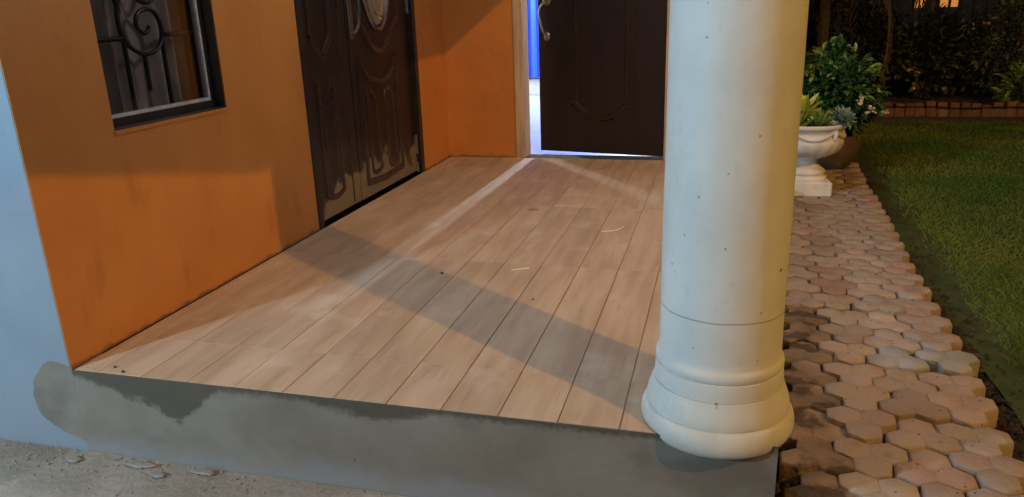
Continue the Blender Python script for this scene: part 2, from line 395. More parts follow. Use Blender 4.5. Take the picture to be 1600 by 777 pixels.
B(bm, -T, EX0, 3.2952, 3.45, -.0, H); B(bm, EX0, EX1, 3.2952, 3.45, 2.08, H); B(bm, EX1, 1.98, 3.2952, 3.45, -.0, H)
bmesh.ops.remove_doubles(bm, verts=bm.verts, dist=1e-5)
hp(obj('wall', bm, 'orange_paint'))['label'] = 'orange painted back wall around the door standing ajar'
bm = bmesh.new(); B(bm, -3.0, -.0035, .0, .12, -.30, H)
hp(obj('wall', bm, 'blue_paint'))['label'] = 'pale blue painted wall facing the yard'
# low dark block behind the orange wall, below floor level
hp(box('wall', -3.0, -T - .003, .125, 8.0, -.3, -.02, 'dark_lining'))
# right side of the house behind the porch
hp(box('wall', 1.86, 1.98, 3.4505, 7.6, -.3, H, 'orange_paint'))
# porch roof, unseen: outline shaped so its shadow edges fall on the walls
bm = bmesh.new()
outl = [(-3.2, -1.05), (1.93, -1.05), (2.145, -.33), (2.145, .42), (1.84, .95), (1.84, 3.46), (2.1, 3.46), (2.1, 8), (-3.2, 8)]
lo = [bm.verts.new((x, y, 2.122)) for x, y in outl]; hi = [bm.verts.new((x, y, 2.30)) for x, y in outl]
bm.faces.new(lo[::-1]); bm.faces.new(hi)
for i in range(len(outl)): j = (i + 1) % len(outl); bm.faces.new((lo[i], lo[j], hi[j], hi[i]))
hp(obj('roof', bm, 'roof_plaster'))['label'] = 'flat plastered porch roof'

cl = empty('fill_lamp', (1.55, 1.45, 2.122), 'round white lamp base added out of view for the porch fill light', 'lamp')  # unseen fixture added to go with the porch fill light
obj('base', lathe([(.07, -.03), (.075, -.02), (.075, -.001)], 32), 'white_wall', cl, True)

# window: black lining, aluminium track, glass, wrought grille, drape behind
win = hp(obj('window', lathe([(.0005, 0), (.0005, .001)], 3), 'black_frame'))   # replaced below
me = win.data; bm = bmesh.new()
f0, f1 = -.070, -.040; mb, ms = .030, .022      # black members: bottom height, side width
B(bm, f0, f1, WY0 + .0005, WY0 + ms, WZ0 + .0005, WZ1 - .0005); B(bm, f0, f1, WY1 - ms, WY1 - .0005, WZ0 + .0005, WZ1 - .0005)
B(bm, f0, f1, WY0 + ms, WY1 - ms, WZ0 + .0005, WZ0 + mb); B(bm, f0, f1, WY0 + ms, WY1 - ms, WZ1 - mb, WZ1 - .0005)
bm.to_mesh(me); bm.free(); win.location = -inv
win['label'] = 'deep set dark window with scrolled iron grille behind the glass'
bm = bmesh.new(); a0, a1 = f0 + .002, f1 - .006; sw = .011
B(bm, a0, a1, WY0 + ms, WY1 - ms, WZ0 + mb + .0005, WZ0 + mb + sw); B(bm, a0, a1, WY1 - ms - sw, WY1 - ms - .0005, WZ0 + mb + sw, WZ1 - mb - sw)
B(bm, a0, a1, WY0 + ms + .0005, WY0 + ms + sw, WZ0 + mb + sw, WZ1 - mb - sw); B(bm, a0, a1, WY0 + ms, WY1 - ms, WZ1 - mb - sw, WZ1 - mb - .0005)
obj('frame', bm, 'aluminium', win)
bm = bmesh.new()  # thin dark boxes cover the reveal on both sides of the glass
for x0, x1 in ((f1 + .0005, -.004), (-T, f0 - .0005)):
    B(bm, x0, x1, WY1 - .003, WY1 - .0004, WZ0 + .001, WZ1 - .001); B(bm, x0, x1, WY0 + .0004, WY0 + .003, WZ0 + .001, WZ1 - .001); B(bm, x0, x1, WY0 + .003, WY1 - .003, WZ0 + .0004, WZ0 + .003)
obj('reveal_lining', bm, 'reveal_dark', win)
box('pane', -.058, -.054, WY0 + .03, WY1 - .03, WZ0 + .036, WZ1 - .036, 'glass', win)
box('sill', -.0005, .004, WY0 - .004, WY1 + .004, WZ0 - .012, WZ0 - .0005, 'orange_paint', win)
bm = bmesh.new(); GX = -.098
yz = lambda L: [(GX, y, z) for y, z in L]
spi = [(.575, 1.10), (.552, 1.025), (.541, .953), (.561, .89), (.635, .851), (.711, .871), (.738, .924), (.72, .978), (.68, .996), (.633, .98), (.62, .945), (.643, .919), (.670, .925), (.679, .941)]
tube(bm, spline(yz(spi), 6), .0075, 8)
tube(bm, spline(yz([(y, 1.0 + (1.0 - z) + .012) for y, z in spi[1:]]), 6), .0075, 8)
for y, z0, z1 in ((.55, WZ0, .897), (.731, WZ0, .905), (.55, 1.12, WZ1), (.731, 1.12, WZ1), (.635, .731, .851), (.635, 1.17, 1.29), (.36, WZ0, WZ1), (.895, WZ0, WZ1)): tube(bm, yz([(y, z0), (y, z1)]), .0075, 8)
for y0, y1, z in ((WY0, .541, .906), (.745, WY1, .911), (WY0, .56, 1.12), (.72, WY1, 1.12)): tube(bm, yz([(y0, z), (y1, z)]), .0085, 8)
obj('grille', bm, 'iron', win, True)
bm = bmesh.new(); rows = []
for z in (.45, 1.95):
    rows.append([bm.verts.new((-.150 + .016 * math.sin(y * 62 + math.sin(y * 23) * 1.6), y, z)) for y in [i * .006 for i in range(30, 185)]])
for i in range(len(rows[0]) - 1): bm.faces.new((rows[0][i], rows[0][i + 1], rows[1][i + 1], rows[1][i]))
obj('drape', bm, 'drape', win, True)
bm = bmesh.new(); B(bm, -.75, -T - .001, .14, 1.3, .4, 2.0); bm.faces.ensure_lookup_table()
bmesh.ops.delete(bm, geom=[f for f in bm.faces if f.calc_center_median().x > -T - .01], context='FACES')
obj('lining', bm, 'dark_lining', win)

# mouldings: half-round tubes following a path on a door face
def mould(name, pts, r, parent, m='door_moulding', n=6, closed=False, axis=None, k=.7):
    pts = [Vector(p) for p in pts]; q_ = []
    N_ = len(pts)
    for i in range(N_ if closed else N_ - 1):
        a, b = pts[i], pts[(i + 1) % N_]; d = (b - a).length; q_.append(a)
        if d > .12 and n > 1: q_ += [a + (b - a) * (.02 / d), a + (b - a) * .5, b - (b - a) * (.02 / d)]
    if not closed: q_.append(pts[-1])
    p = spline(q_, n, closed)
    if closed: p.append(p[0])
    bm = bmesh.new(); tube(bm, p, r, 8)
    if axis is not None:
        c = pts[0][axis]
        for v in bm.verts: v.co[axis] = c + (v.co[axis] - c) * k
    return obj(name, bm, m, parent, True)

# side double door in the orange wall (face plane x = FX)
FX = -.030
sd = hp(box('door', -.075, FX - .012, DY0 + .03, DY1 - .03, .004, DZ - .03, 'black_frame')); 
sd['label'] = 'dark unequal double door with dusty bottom in the side wall'
bm = bmesh.new()
for y0, y1 in ((DY0 + .0005, DY0 + .048), (DY1 - .048, DY1 - .0005)):
    B(bm, -.12, .006, y0, y1, -.002, DZ - .001)
B(bm, -.12, .006, DY0 + .048, DY1 - .048, DZ - .055, DZ - .001)
bmesh.ops.bevel(bm, geom=bm.edges[:], offset=.003, segments=1, affect='EDGES')
obj('door_frame', bm, 'black_frame', sd)
SP = 1.985
leaf1 = box('narrow_leaf', -.07, FX, DY0 + .052, SP - .003, .012, DZ - .06, 'dusty_door', sd, .003)
leaf2 = box('wide_leaf', -.07, FX + .004, SP + .003, DY1 - .052, .012, DZ - .06, 'dusty_door', sd, .003)
dl = lambda L: [(FX - .002, y, z) for y, z in L]; dm = lambda L: [(FX + .002, y, z) for y, z in L]
mr = .019
mould('moulding', dl([(1.612, 1.9), (1.612, 1.2), (1.615, .86), (1.66, .80), (1.70, .772), (1.745, .80), (1.80, .865), (1.805, 1.2), (1.805, 1.9)]), mr, sd, axis=0)
mould('moulding', dl([(1.635, .12), (1.635, .4), (1.64, .665), (1.665, .645), (1.70, .625), (1.745, .63), (1.79, .665), (1.80, .4), (1.80, .12), (1.72, .10)]), mr * .8, sd, closed=True, axis=0)
mould('moulding', dl([(1.665, .16), (1.668, .56), (1.70, .545), (1.765, .56), (1.768, .16)]), mr * .7, sd, axis=0)
c1 = [(2.07, .93), (2.10, .92), (2.15, .87), (2.22, .795), (2.30, .765), (2.37, .768), (2.44, .81), (2.52, .89), (2.57, .92), (2.60, .935)]
mould('moulding', dm([(2.075, 1.95)] + c1[:0] + [(2.06, 1.2)] + c1 + [(2.605, 1.2), (2.60, 1.95)]), mr * 1.15, sd, axis=0)
mould('moulding', dm([(2.07, .09), (2.07, .45), (2.075, .73), (2.11, .68), (2.16, .63), (2.30, .60), (2.42, .62), (2.48, .66), (2.535, .72), (2.54, .45), (2.54, .09), (2.30, .075)]), mr, sd, closed=True, axis=0)
mould('moulding', dm([(2.14, .14), (2.14, .50), (2.155, .56), (2.20, .545), (2.245, .50), (2.25, .14), (2.19, .125)]), mr * .75, sd, closed=True, axis=0)
mould('moulding', dm([(2.36, .14), (2.36, .50), (2.375, .545), (2.42, .555), (2.465, .50), (2.47, .14), (2.41, .125)]), mr * .75, sd, closed=True, axis=0)
mould('moulding', dl([(2.66, .05), (2.66, 1.0), (2.66, 2.0)]), .008, sd, axis=0)
mould('moulding', dl([(1.90, .05), (1.90, 1.0), (1.90, 2.0)]), .008, sd, axis=0)
# oval light
def ellipse(cy, cz, a, b, n=40): return [(cy + a * math.cos(2 * math.pi * k / n), cz + b * math.sin(2 * math.pi * k / n)) for k in range(n)]
bm = bmesh.new(); f = [bm.verts.new((FX + .009, y, z)) for y, z in ellipse(2.335, 1.42, .19, .525)]; f2 = [bm.verts.new((FX - .01, v.co.y, v.co.z)) for v in f]
bm.faces.new(f); [bm.faces.new((f[i], f[(i + 1) % 40], f2[(i + 1) % 40], f2[i])) for i in range(40)]
ov = obj('oval_glass', bm, 'frosted', sd)
mould('rim', [(FX + .01, y, z) for y, z in ellipse(2.335, 1.42, .205, .545)], .014, ov, 'pewter', 1, True)
mould('gold_bar', [(FX + .012, 2.30, .98), (FX + .012, 2.365, 1.42), (FX + .012, 2.30, 1.86)], .006, ov, 'gold')
mould('gold_bar', [(FX + .012, 2.30, .965), (FX + .012, 2.38, .93), (FX + .012, 2.45, 1.1), (FX + .012, 2.455, 1.42), (FX + .012, 2.43, 1.75)], .006, ov, 'gold')
for y, z0, z1, x in ((DY1 - .058, .95, 1.06, .012), (DY1 - .058, .12, .235, .012), (DY0 + .066, .94, 1.05, .010), (DY0 + .066, .165, .275, .010), (DY0 + .066, -.001, .075, .010), (DY1 - .058, .006, .07, .010)):
    bm = bmesh.new(); tube(bm, [(FX + x, y, z0), (FX + x, y, z1)], .0060, 10); B(bm, FX + .004, FX + x - .004, y - .009, y + .009, z0 + .004, z1 - .004)
    obj('hinge', bm, 'hinge_metal', sd, True)
hd = box('handle_plate', FX + .0045, FX + .012, 2.00, 2.045, .835, 1.16, 'pewter', sd, .003)
bm = bmesh.new(); tube(bm, spline([(FX + .012, 2.022, 1.10), (FX + .05, 2.022, 1.09), (FX + .06, 2.022, 1.0), (FX + .052, 2.022, .915), (FX + .03, 2.022, .87), (FX + .012, 2.022, .865)], 6), .008, 8)
obj('handle', bm, 'pewter', hd, True)

# door ajar in the back wall, raw timber frame
HX, HY = 1.438, 3.305; EXX, EYY = .598, 3.470
ang = math.atan2(EYY - HY, EXX - HX); DW = math.hypot(EXX - HX, EYY - HY)
dframe = bmesh.new()
B(dframe, EX0 + .0005, .535, 3.286, 3.44, -.002, 2.045); B(dframe, 1.440, EX1 - .0005, 3.286, 3.44, -.002, 2.045); B(dframe, EX0 + .0005, EX1 - .0005, 3.286, 3.44, 2.045, 2.079)
bmesh.ops.bevel(dframe, geom=dframe.edges[:], offset=.002, segments=1, affect='EDGES')
hp(obj('door_frame', dframe, 'raw_wood'))['label'] = 'raw unpainted timber door frame'
# local door axes: x from free edge to hinge, -y faces the porch
u = Vector((HX - EXX, HY - EYY, 0)).normalized()
dr = hp(obj('door', (lambda bm: (B(bm, 0, DW, .0, .042, .020, 2.035), bmesh.ops.bevel(bm, geom=bm.edges[:], offset=.002, segments=1, affect='EDGES'), bm)[2])(bmesh.new()), 'dark_door'))
dr.location = Vector((EXX, EYY, 0)) - inv; dr.rotation_euler = (0, 0, math.atan2(u.y, u.x)); dr['label'] = 'dark brown panelled door standing ajar with bright room behind'
q = lambda L: [(a, .002, b) for a, b in L]
mould('moulding', q([(.192, .05), (.192, .6), (.192, 1.0), (.192, 1.98)]), .0035, dr, axis=1)
mould('moulding', q([(.668, .05), (.668, .6), (.668, 1.0), (.668, 1.98)]), .0035, dr, axis=1)
w1 = [(.196, .325), (.222, .350), (.250, .350), (.275, .325), (.311, .291), (.37, .262), (.44, .250), (.51, .266), (.565, .306), (.600, .336), (.649, .337)]
mould('moulding', q(w1), .018, dr, axis=1); mould('moulding', q([(a, b - .022 + .006 * math.sin(a * 9)) for a, b in w1[2:-1]]), .010, dr, axis=1)
mould('moulding', q([(.262, .37), (.262, .7), (.262, 1.9)]), .010, dr, axis=1); mould('moulding', q([(.602, .37), (.602, .7), (.602, 1.9)]), .010, dr, axis=1)
bm = bmesh.new(); tube(bm, spline(q([(.058, .99)])[:0] + [Vector((.060, -.006, .985)), Vector((.050, -.035, .975)), Vector((.036, -.052, .945)), Vector((.034, -.055, .905)), Vector((.045, -.05, .85)), Vector((.058, -.035, .80)), Vector((.063, -.012, .782))], 6), [.0075] * 37, 8)
ph = obj('pull_handle', bm, 'pewter', dr, True)
bm = lathe([(.0, -.004), (.021, -.004), (.021, .002), (.015, .006), (.0, .008)], 20); bmesh.ops.transform(bm, matrix=Matrix.Rotation(R3(90), 4, 'X'), verts=bm.verts); bmesh.ops.scale(bm, vec=(1, 1, 1.35), verts=bm.verts)
obj('rose', bm, 'pewter', ph, True, (.063, -.004, .775))
bm = lathe([(.0, -.004), (.032, -.004), (.032, .003), (.024, .009), (.012, .011), (.0, .011)], 24); bmesh.ops.transform(bm, matrix=Matrix.Rotation(R3(90), 4, 'X'), verts=bm.verts); bmesh.ops.scale(bm, vec=(1, 1, 1.7), verts=bm.verts)
obj('rose', bm, 'pewter', ph, True, (.066, -.004, 1.02))

# room behind the ajar door
tag(box('room_floor', -2.0, 1.855, 3.452, 7.1, -.05, -.006, 'room_tile'), kind='structure')
bm = bmesh.new(); B(bm, -2.0, 1.855, 7.1, 7.2, -.05, H)
tag(obj('room_wall', bm, 'white_wall'), kind='structure')
tag(box('room_wall', -2.1, -2.0, 3.452, 7.2, -.05, H, 'white_wall'), kind='structure')
tag(box('room_ceiling', -2.1, 1.855, 3.452, 7.2, 2.45, 2.55, 'white_wall'), kind='structure')
tag(box('skirting_board', -2.0, 1.85, 7.04, 7.099, -.005, .17, 'white_wall'), kind='structure')
bm = bmesh.new(); rows = []
for k, z in enumerate((.196, .8, 1.6, 2.35)):
    rows.append([bm.verts.new((x, 6.97 + .03 * math.sin(x * 52 + math.sin(x * 17) * 1.2 + k * .1), z)) for x in [-1.1 + i * .012 for i in range(140)]])
for a, b in zip(rows, rows[1:]):
    for i in range(len(a) - 1): bm.faces.new((a[i], a[i + 1], b[i + 1], b[i]))
tag(obj('curtain', bm, 'blue_cloth', None, True), 'bright blue curtain hanging in the room behind the ajar door', 'curtain')

# ------------------------------------------------------------------ porch column
CX, CY = 1.807, .128
pc = empty('porch_column', (CX, CY, -.03), 'white round plastered porch column with moulded base at the step corner', 'column')
prof = [(.150, -.03), (.160, -.028), (.170, -.021), (.1775, -.009), (.180, .007), (.1785, .022), (.1735, .034), (.1690, .040), (.1640, .0415), (.1640, .043), (.1665, .0445), (.1668, .054), (.1640, .068), (.1590, .083), (.1540, .097), (.1520, .1035), (.1478, .1045), (.1478, .106)]
obj('base_moulding', lathe([(r, z + .03) for r, z in prof], 72), 'column_paint', pc, True)
prof = [(.1478, .1061), (.1498, .1065), (.1488, .124), (.1474, .1445), (.1470, .146), (.1440, .1468), (.1440, .1480), (.1455, .1495), (.1474, .1545), (.1480, .1610), (.1472, .1675), (.1450, .1720), (.1422, .1745), (.1407, .1790), (.1402, .19)]
obj('bead_moulding', lathe([(r, z + .03) for r, z in prof], 72), 'column_paint', pc, True)
prof = [(.1402, .19), (.1400, .24), (.1396, .30), (.1392, .45), (.1388, .61), (.1375, 1.0), (.1365, 1.9), (.165, 2.05), (.165, 2.15)]
bm = bmesh.new(); seg = 72; rings = []
zz = []
for (r0, z0), (r1, z1) in zip(prof, prof[1:]):
    k = max(1, int((z1 - z0) / .03)); zz += [(r0 + (r1 - r0) * i / k, z0 + (z1 - z0) * i / k) for i in range(k)]
zz.append(prof[-1])
for r, z in zz:
    rings.append([])
    for k in range(seg):
        a = 2 * math.pi * k / seg; rr = r + .0011 * mnoise.noise((math.cos(a) * 1.7, math.sin(a) * 1.7, z * 5)) + .0006 * mnoise.noise((math.cos(a) * 5, math.sin(a) * 5, z * 14))
        rings[-1].append(bm.verts.new((rr * math.cos(a), rr * math.sin(a), z + .03)))
for a, b in zip(rings, rings[1:]):
    for k in range(seg): bm.faces.new((a[k], a[(k + 1) % seg], b[(k + 1) % seg], b[k]))
obj('shaft', bm, 'column_paint', pc, True)

# ------------------------------------------------------------------ paved path of three-hexagon pavers
path = tag(obj('paved_path', (lambda b: (B(b, 2.015, 2.60, -1.2, 4.7, -.262, -.232), b)[1])(bmesh.new()), 'soil'), kind='structure')
A = .0925
def trihex(cells, seed):
    bm = bmesh.new(); r_ = random.Random(seed)
    Rr = A / math.sqrt(3) * 1.0; ch = .0032
    gx = sum(c[0] for c in cells) / 3; gy = sum(c[1] for c in cells) / 3
    for cx, cy in cells:
        P_ = []
        for k in range(6):
            vx, vy = cx + Rr * math.sin(R3(60 * k)), cy + Rr * math.cos(R3(60 * k))
            touch = sum(1 for a_, b_ in cells if abs(math.hypot(vx - a_, vy - b_) - Rr) < 1e-4)      # 1 outer corner, 2 at a seam end, 3 the middle
            P_.append((vx, vy, touch))
        def ring(zs, ins):
            return [bm.verts.new((vx + (cx - vx) * ins[t - 1], vy + (cy - vy) * ins[t - 1], zs[t - 1])) for vx, vy, t in P_]
        b = ring((-.062,) * 3, (.05, .0, .0)); m_ = ring((-.0065, -.0022, -.0008), (.045, 0, 0)); m2 = ring((-.0020, -.0008, -.0003), (.085, .03, .02)); t = ring((-.0002, 0, 0), (.14, .065, .04))
        ctr = bm.verts.new((cx, cy, .0008))
        for k in range(6):
            j = (k + 1) % 6
            bm.faces.new((b[k], m_[k], m_[j], b[j])); bm.faces.new((m_[k], m2[k], m2[j], m_[j])); bm.faces.new((m2[k], t[k], t[j], m2[j])); bm.faces.new((t[k], ctr, t[j]))
    for v in bm.verts: v.co += Vector((r_.uniform(-1, 1), r_.uniform(-1, 1), r_.uniform(-.6, .6))) * .0009
    gx = sum(c[0] for c in cells) / 3; gy = sum(c[1] for c in cells) / 3
    for v in bm.verts: v.co.x = gx + (v.co.x - gx) * .984; v.co.y = gy + (v.co.y - gy) * .984
    return bm
h2 = A * math.sqrt(3) / 2
cellsN = [(-.5 * A, h2 / 2), (.5 * A, h2 / 2), (0, -h2 / 2)]       # two at the back, one in front
cellsD = [(0, h2 / 2), (-.5 * A, -h2 / 2), (.5 * A, -h2 / 2)]
meshes = {}
for t, cl in (('N', cellsN), ('D', cellsD)):
    for v in range(4):
        me = bpy.data.meshes.new('paver'); bm = trihex(cl, v * 3 + ord(t)); bmesh.ops.recalc_face_normals(bm, faces=bm.faces); bm.to_mesh(me); bm.free()
        me.materials.append(M['paver']); meshes[t, v] = me
        for p_ in me.polygons: p_.use_smooth = True
        me.set_sharp_from_angle(angle=R3(48))
prand = random.Random(21); rot = R3(-2.3); ox, oy = 2.578, .27
for s in range(-8, 25):
    for c in range(5):
        t = 'ND'[c % 2]; xc = -(A + c * 1.5 * A) + .0; yc = s * 2 * h2
        x = ox + xc * math.cos(rot) - yc * math.sin(rot); y = oy + xc * math.sin(rot) + yc * math.cos(rot)
        if c == 4 and (x < 2.075 or s > 22): continue
        wob = .012 * mnoise.noise((y * 1.3, c * .4, 8.8))
        sunk = max(0, 1 - (x - 1.97) / .22) if y < 1.3 else max(0, .4 - (x - 1.97) / .4)
        o = bpy.data.objects.new('paver', meshes[t, prand.randrange(4)]); col.objects.link(o); o.parent = path
        o.location = (x + wob + prand.gauss(0, .0022), y + prand.gauss(0, .0022), -.170 + prand.gauss(0, .0036) - .022 * sunk + .008 * mnoise.noise((x * 3, y * 2, 1)))
        o.rotation_euler = (prand.gauss(0, .017) , prand.gauss(0, .017) - .05 * sunk, rot + prand.gauss(0, .018))
        if (s, c) in ((4, 0), (4, 1)):
            o.material_slots[0].link = 'OBJECT'; o.material_slots[0].material = M['paver_grey']
            if c == 0: o.location.x += .022; o.rotation_euler.z += .10
        elif sunk > .35 and y < 1.3:
            o.material_slots[0].link = 'OBJECT'; o.material_slots[0].material = M['paver_dirty']

# soil clods along the step and along the lawn edge
def clods(spots, seed):
    vs, fs = [], []; r_ = random.Random(seed)
    for x, y, z, s in spots:
        b0 = len(vs); a = r_.uniform(0, 6)
        for k in range(5): vs.append((x + s * math.cos(a + k * 1.257) * r_.uniform(.7, 1.2), y + s * math.sin(a + k * 1.257) * r_.uniform(.7, 1.2), z - s * .3))
        vs.append((x + s * r_.uniform(-.3, .3), y + s * r_.uniform(-.3, .3), z + s * r_.uniform(.5, .9)))
        for k in range(5): fs.append((b0 + k, b0 + (k + 1) % 5, b0 + 5))
    return vs, fs
cs = []
for k in range(900):
    y = rnd.uniform(-.6, 1.6); cs.append((rnd.uniform(1.955, 2.035 + .03 * max(0, y)), y, -.236 + rnd.uniform(-.01, .02), rnd.uniform(.003, .013)))
for k in range(2200):
    y = rnd.uniform(-.2, 4.2); x0 = 2.565 + .04 * y; cs.append((x0 + abs(rnd.gauss(.02, .05)), y, -.232 + rnd.uniform(-.01, .012), rnd.uniform(.003, .012)))
tag(obj('soil_clods', clods(cs, 3), 'soil'), 'dark crumbly soil along both edges of the paved path', 'soil', kind='stuff')

# ------------------------------------------------------------------ lawn
sheet('lawn', 2.66, 14, -8, 6.72, -.228, 'turf_soil', 90, 120, .018, 2.5)
sheet('planting_bed', 2.0, 14, 6.9, 11.5, -.13, 'soil', 60, 30, .04, 2)
sheet('dirt_strip', 2.0, 14, 6.35, 6.95, -.222, 'bare_dirt', 60, 4, .008, 3)
gv, gf = [], []; gr = random.Random(5)
def blade(x, y, z, h, w, lean):
    a = gr.uniform(0, 6.283); dx, dy = math.cos(a), math.sin(a); lx, ly = gr.gauss(0, lean), gr.gauss(0, lean)
    b0 = len(gv)
    gv.extend(((x - dx * w, y - dy * w, z), (x + dx * w, y + dy * w, z), (x + lx * .45 + dx * w * .7, y + ly * .45 + dy * w * .7, z + h * .6), (x + lx, y + ly, z + h * gr.uniform(.75, 1))))
    gf.extend(((b0, b0 + 1, b0 + 2), (b0, b0 + 2, b0 + 3)))
for k in range(190000):
    y = -.4 + 7.0 * gr.random() ** 1.35; x = 2.70 + .035 * y + (1.1 + .5 * y + .4) * gr.random() ** 1.0
    edge = x - (2.70 + .035 * y)
    dens = mnoise.noise((x * 2.3, y * 2.3, 0)) * .5 + .62
    if edge < .10 and gr.random() > edge / .10 * .8: continue
    if gr.random() > dens + .25: continue
    s = 1 + .12 * y
    blade(x, y, -.232 + .018 * mnoise.noise((x * 2.5, y * 2.5, 3.1)), gr.uniform(.014, .040), .0012 * s, .014)
tag(obj('grass', (gv, gf), 'grass'), 'short mown green lawn grass beside the paved path', 'grass', kind='stuff')

# ------------------------------------------------------------------ urn with plants
UX, UY, UZ = 2.285, 3.243, -.170
urn = empty('garden_urn', (UX, UY, UZ), 'white concrete garden urn on a square foot planted with succulents', 'urn', rz=R3(6))
bm = bmesh.new(); B(bm, -.138, .138, -.138, .138, .0, .088)
bmesh.ops.bevel(bm, geom=bm.edges[:], offset=.007, segments=2, affect='EDGES'); obj('foot', bm, 'urn_white', urn)
obj('stem', lathe([(.130, .0885), (.130, .102), (.116, .112), (.110, .121), (.118, .127), (.119, .139), (.108, .150), (.088, .163), (.074, .180), (.069, .198), (.076, .212), (.098, .219), (.098, .226), (.09, .23)], 40), 'urn_white', urn, True)
bm = bmesh.new(); prof = [(.085, .228), (.125, .232), (.165, .250), (.192, .280), (.205, .310), (.205, .330), (.196, .352), (.192, .372), (.198, .392), (.212, .402), (.222, .410), (.224, .422), (.214, .430), (.198, .426), (.192, .400), (.185, .385), (.0, .383)]
rings = []; seg = 80
for r, z in prof:
    lob = .011 * max(0, min(1, (.335 - z) / .05)) if r > .09 and z < .335 else 0
    rings.append([bm.verts.new(((r + lob * (abs(math.cos(8 * 2 * math.pi * k / seg)) - .6)) * math.cos(2 * math.pi * k / seg), (r + lob * (abs(math.cos(8 * 2 * math.pi * k / seg)) - .6)) * math.sin(2 * math.pi * k / seg), z)) for k in range(seg)])
for a, b in zip(rings, rings[1:]):
    for k in range(seg): bm.faces.new((a[k], a[(k + 1) % seg], b[(k + 1) % seg], b[k]))
bmesh.ops.remove_doubles(bm, verts=bm.verts, dist=1e-4)
bowl = obj('bowl', bm, 'urn_white', urn, True)
for k in range(5):
    a0 = R3(-90 + 72 * k - 36); pts = []
    for i in range(13):
        a = a0 + R3(72) * i / 12; zz_ = .394 - .045 * math.sin(math.pi * i / 12); pts.append((.203 * math.cos(a), .203 * math.sin(a), zz_))
    bm = bmesh.new(); tube(bm, pts, [.006 + .007 * math.sin(math.pi * i / 12) for i in range(13)], 8); obj('garland', bm, 'urn_white', bowl, True)
    bm = bmesh.new(); tube(bm, [(.205 * math.cos(a0), .205 * math.sin(a0), .405), (.209 * math.cos(a0), .209 * math.sin(a0), .38), (.206 * math.cos(a0), .206 * math.sin(a0), .345)], [.010, .016, .008], 8); obj('tassel', bm, 'urn_white', bowl, True)
obj('soil', lathe([(.0005, .408), (.10, .405), (.185, .396), (.189, .39)], 28, False), 'soil', urn)

def leafmesh(L, Wd, curl, fold=.25, n=5, thick=0, tip=1.0):
    """a pointed leaf along +x, curling up in z"""
    vs, fs = [], []
    for i in range(n + 1):
        t = i / n; w = Wd * (math.sin(math.pi * min(1, t ** .8 * .93 + .07)) ** .8) * .5 if i < n else .0004
        x = L * t; z = curl * t * t
        vs += [(x, -w, z + w * fold * 2), (x, 0, z), (x, w, z + w * fold * 2)]
    for i in range(n):
        a = 3 * i; fs += [(a, a + 1, a + 4, a + 3), (a + 1, a + 2, a + 5, a + 4)]
    if thick:
        b0 = len(vs); vs += [(x, y * .9, z - thick * (1 - abs(2 * (i // 3) / n - 1) ** 2) - .0008) for i, (x, y, z) in enumerate(vs)]
        fs += [tuple(b0 + q_ for q_ in f[::-1]) for f in fs]
    return vs, fs
def rosette(name, loc, label, cat, m, rings_, curl, fold, thick, seed, widths=None):
    r_ = random.Random(seed); t = empty(name, loc, label, cat)
    for (cnt, L, Wd, pitch, z) in rings_:
        lm = leafmesh(L, Wd, curl * L, fold, 5, thick); me = None; ph = r_.uniform(0, 6)
        for k in range(cnt):
            if me is None: o = obj('leaf', lm, m, t, True); me = o.data
            else: o = bpy.data.objects.new('leaf', me); col.objects.link(o); o.parent = t
            o.location = (0, 0, z); o.rotation_euler = (0, -R3(pitch + r_.uniform(-6, 6)), ph + 2 * math.pi * k / cnt + r_.uniform(-.12, .12)); s = r_.uniform(.88, 1.1); o.scale = (s, s, s)
    bm = bmesh.new(); tube(bm, [(0, 0, -.03), (0, 0, .02)], .012, 6); obj('stem', bm, m, t)
    return t
rosette('bromeliad', (2.245, 3.16, .255), 'lime green bromeliad with broad upright leaves in the urn', 'bromeliad', 'leaf_lime', [(5, .17, .060, 78, .0), (6, .20, .062, 60, .0), (5, .17, .058, 40, .0)], -.12, .35, 0, 3)
rosette('agave', (2.335, 3.13, .245), 'small spiky green succulent in the middle of the urn', 'succulent', 'leaf_light', [(6, .10, .020, 75, .0), (9, .125, .022, 50, .0), (10, .11, .022, 22, .0)], .1, .4, .003, 5)
rosette('agave', (2.215, 3.09, .245), 'spiky green succulent at the front of the urn under the bromeliad', 'succulent', 'leaf_light', [(6, .09, .019, 75, .0), (9, .115, .02, 50, .0), (9, .10, .02, 22, .0)], .1, .4, .003, 6)
rosette('echeveria', (2.455, 3.15, .275), 'grey green echeveria rosette leaning over the urn rim', 'succulent', 'leaf_grey', [(5, .055, .032, 72, .0), (7, .075, .040, 52, .0), (9, .088, .044, 30, .0), (9, .092, .044, 10, .0)], .25, .3, .006, 8).rotation_euler = (.35, .25, 0)
# dry roots and mulch in the urn
bm = bmesh.new(); r_ = random.Random(4)
for k in range(60):
    a, rr = r_.uniform(0, 6.28), r_.uniform(.02, .17); p = Vector((rr * math.cos(a), rr * math.sin(a), .405 + r_.uniform(-.002, .012))); d = Vector((r_.gauss(0, 1), r_.gauss(0, 1), r_.gauss(0, .25))).normalized() * r_.uniform(.02, .06)
    tube(bm, [p, p + d * .5 + Vector((0, 0, .006)), p + d], .0018, 4)
obj('dry_roots', bm, 'straw', urn)['kind'] = 'stuff'

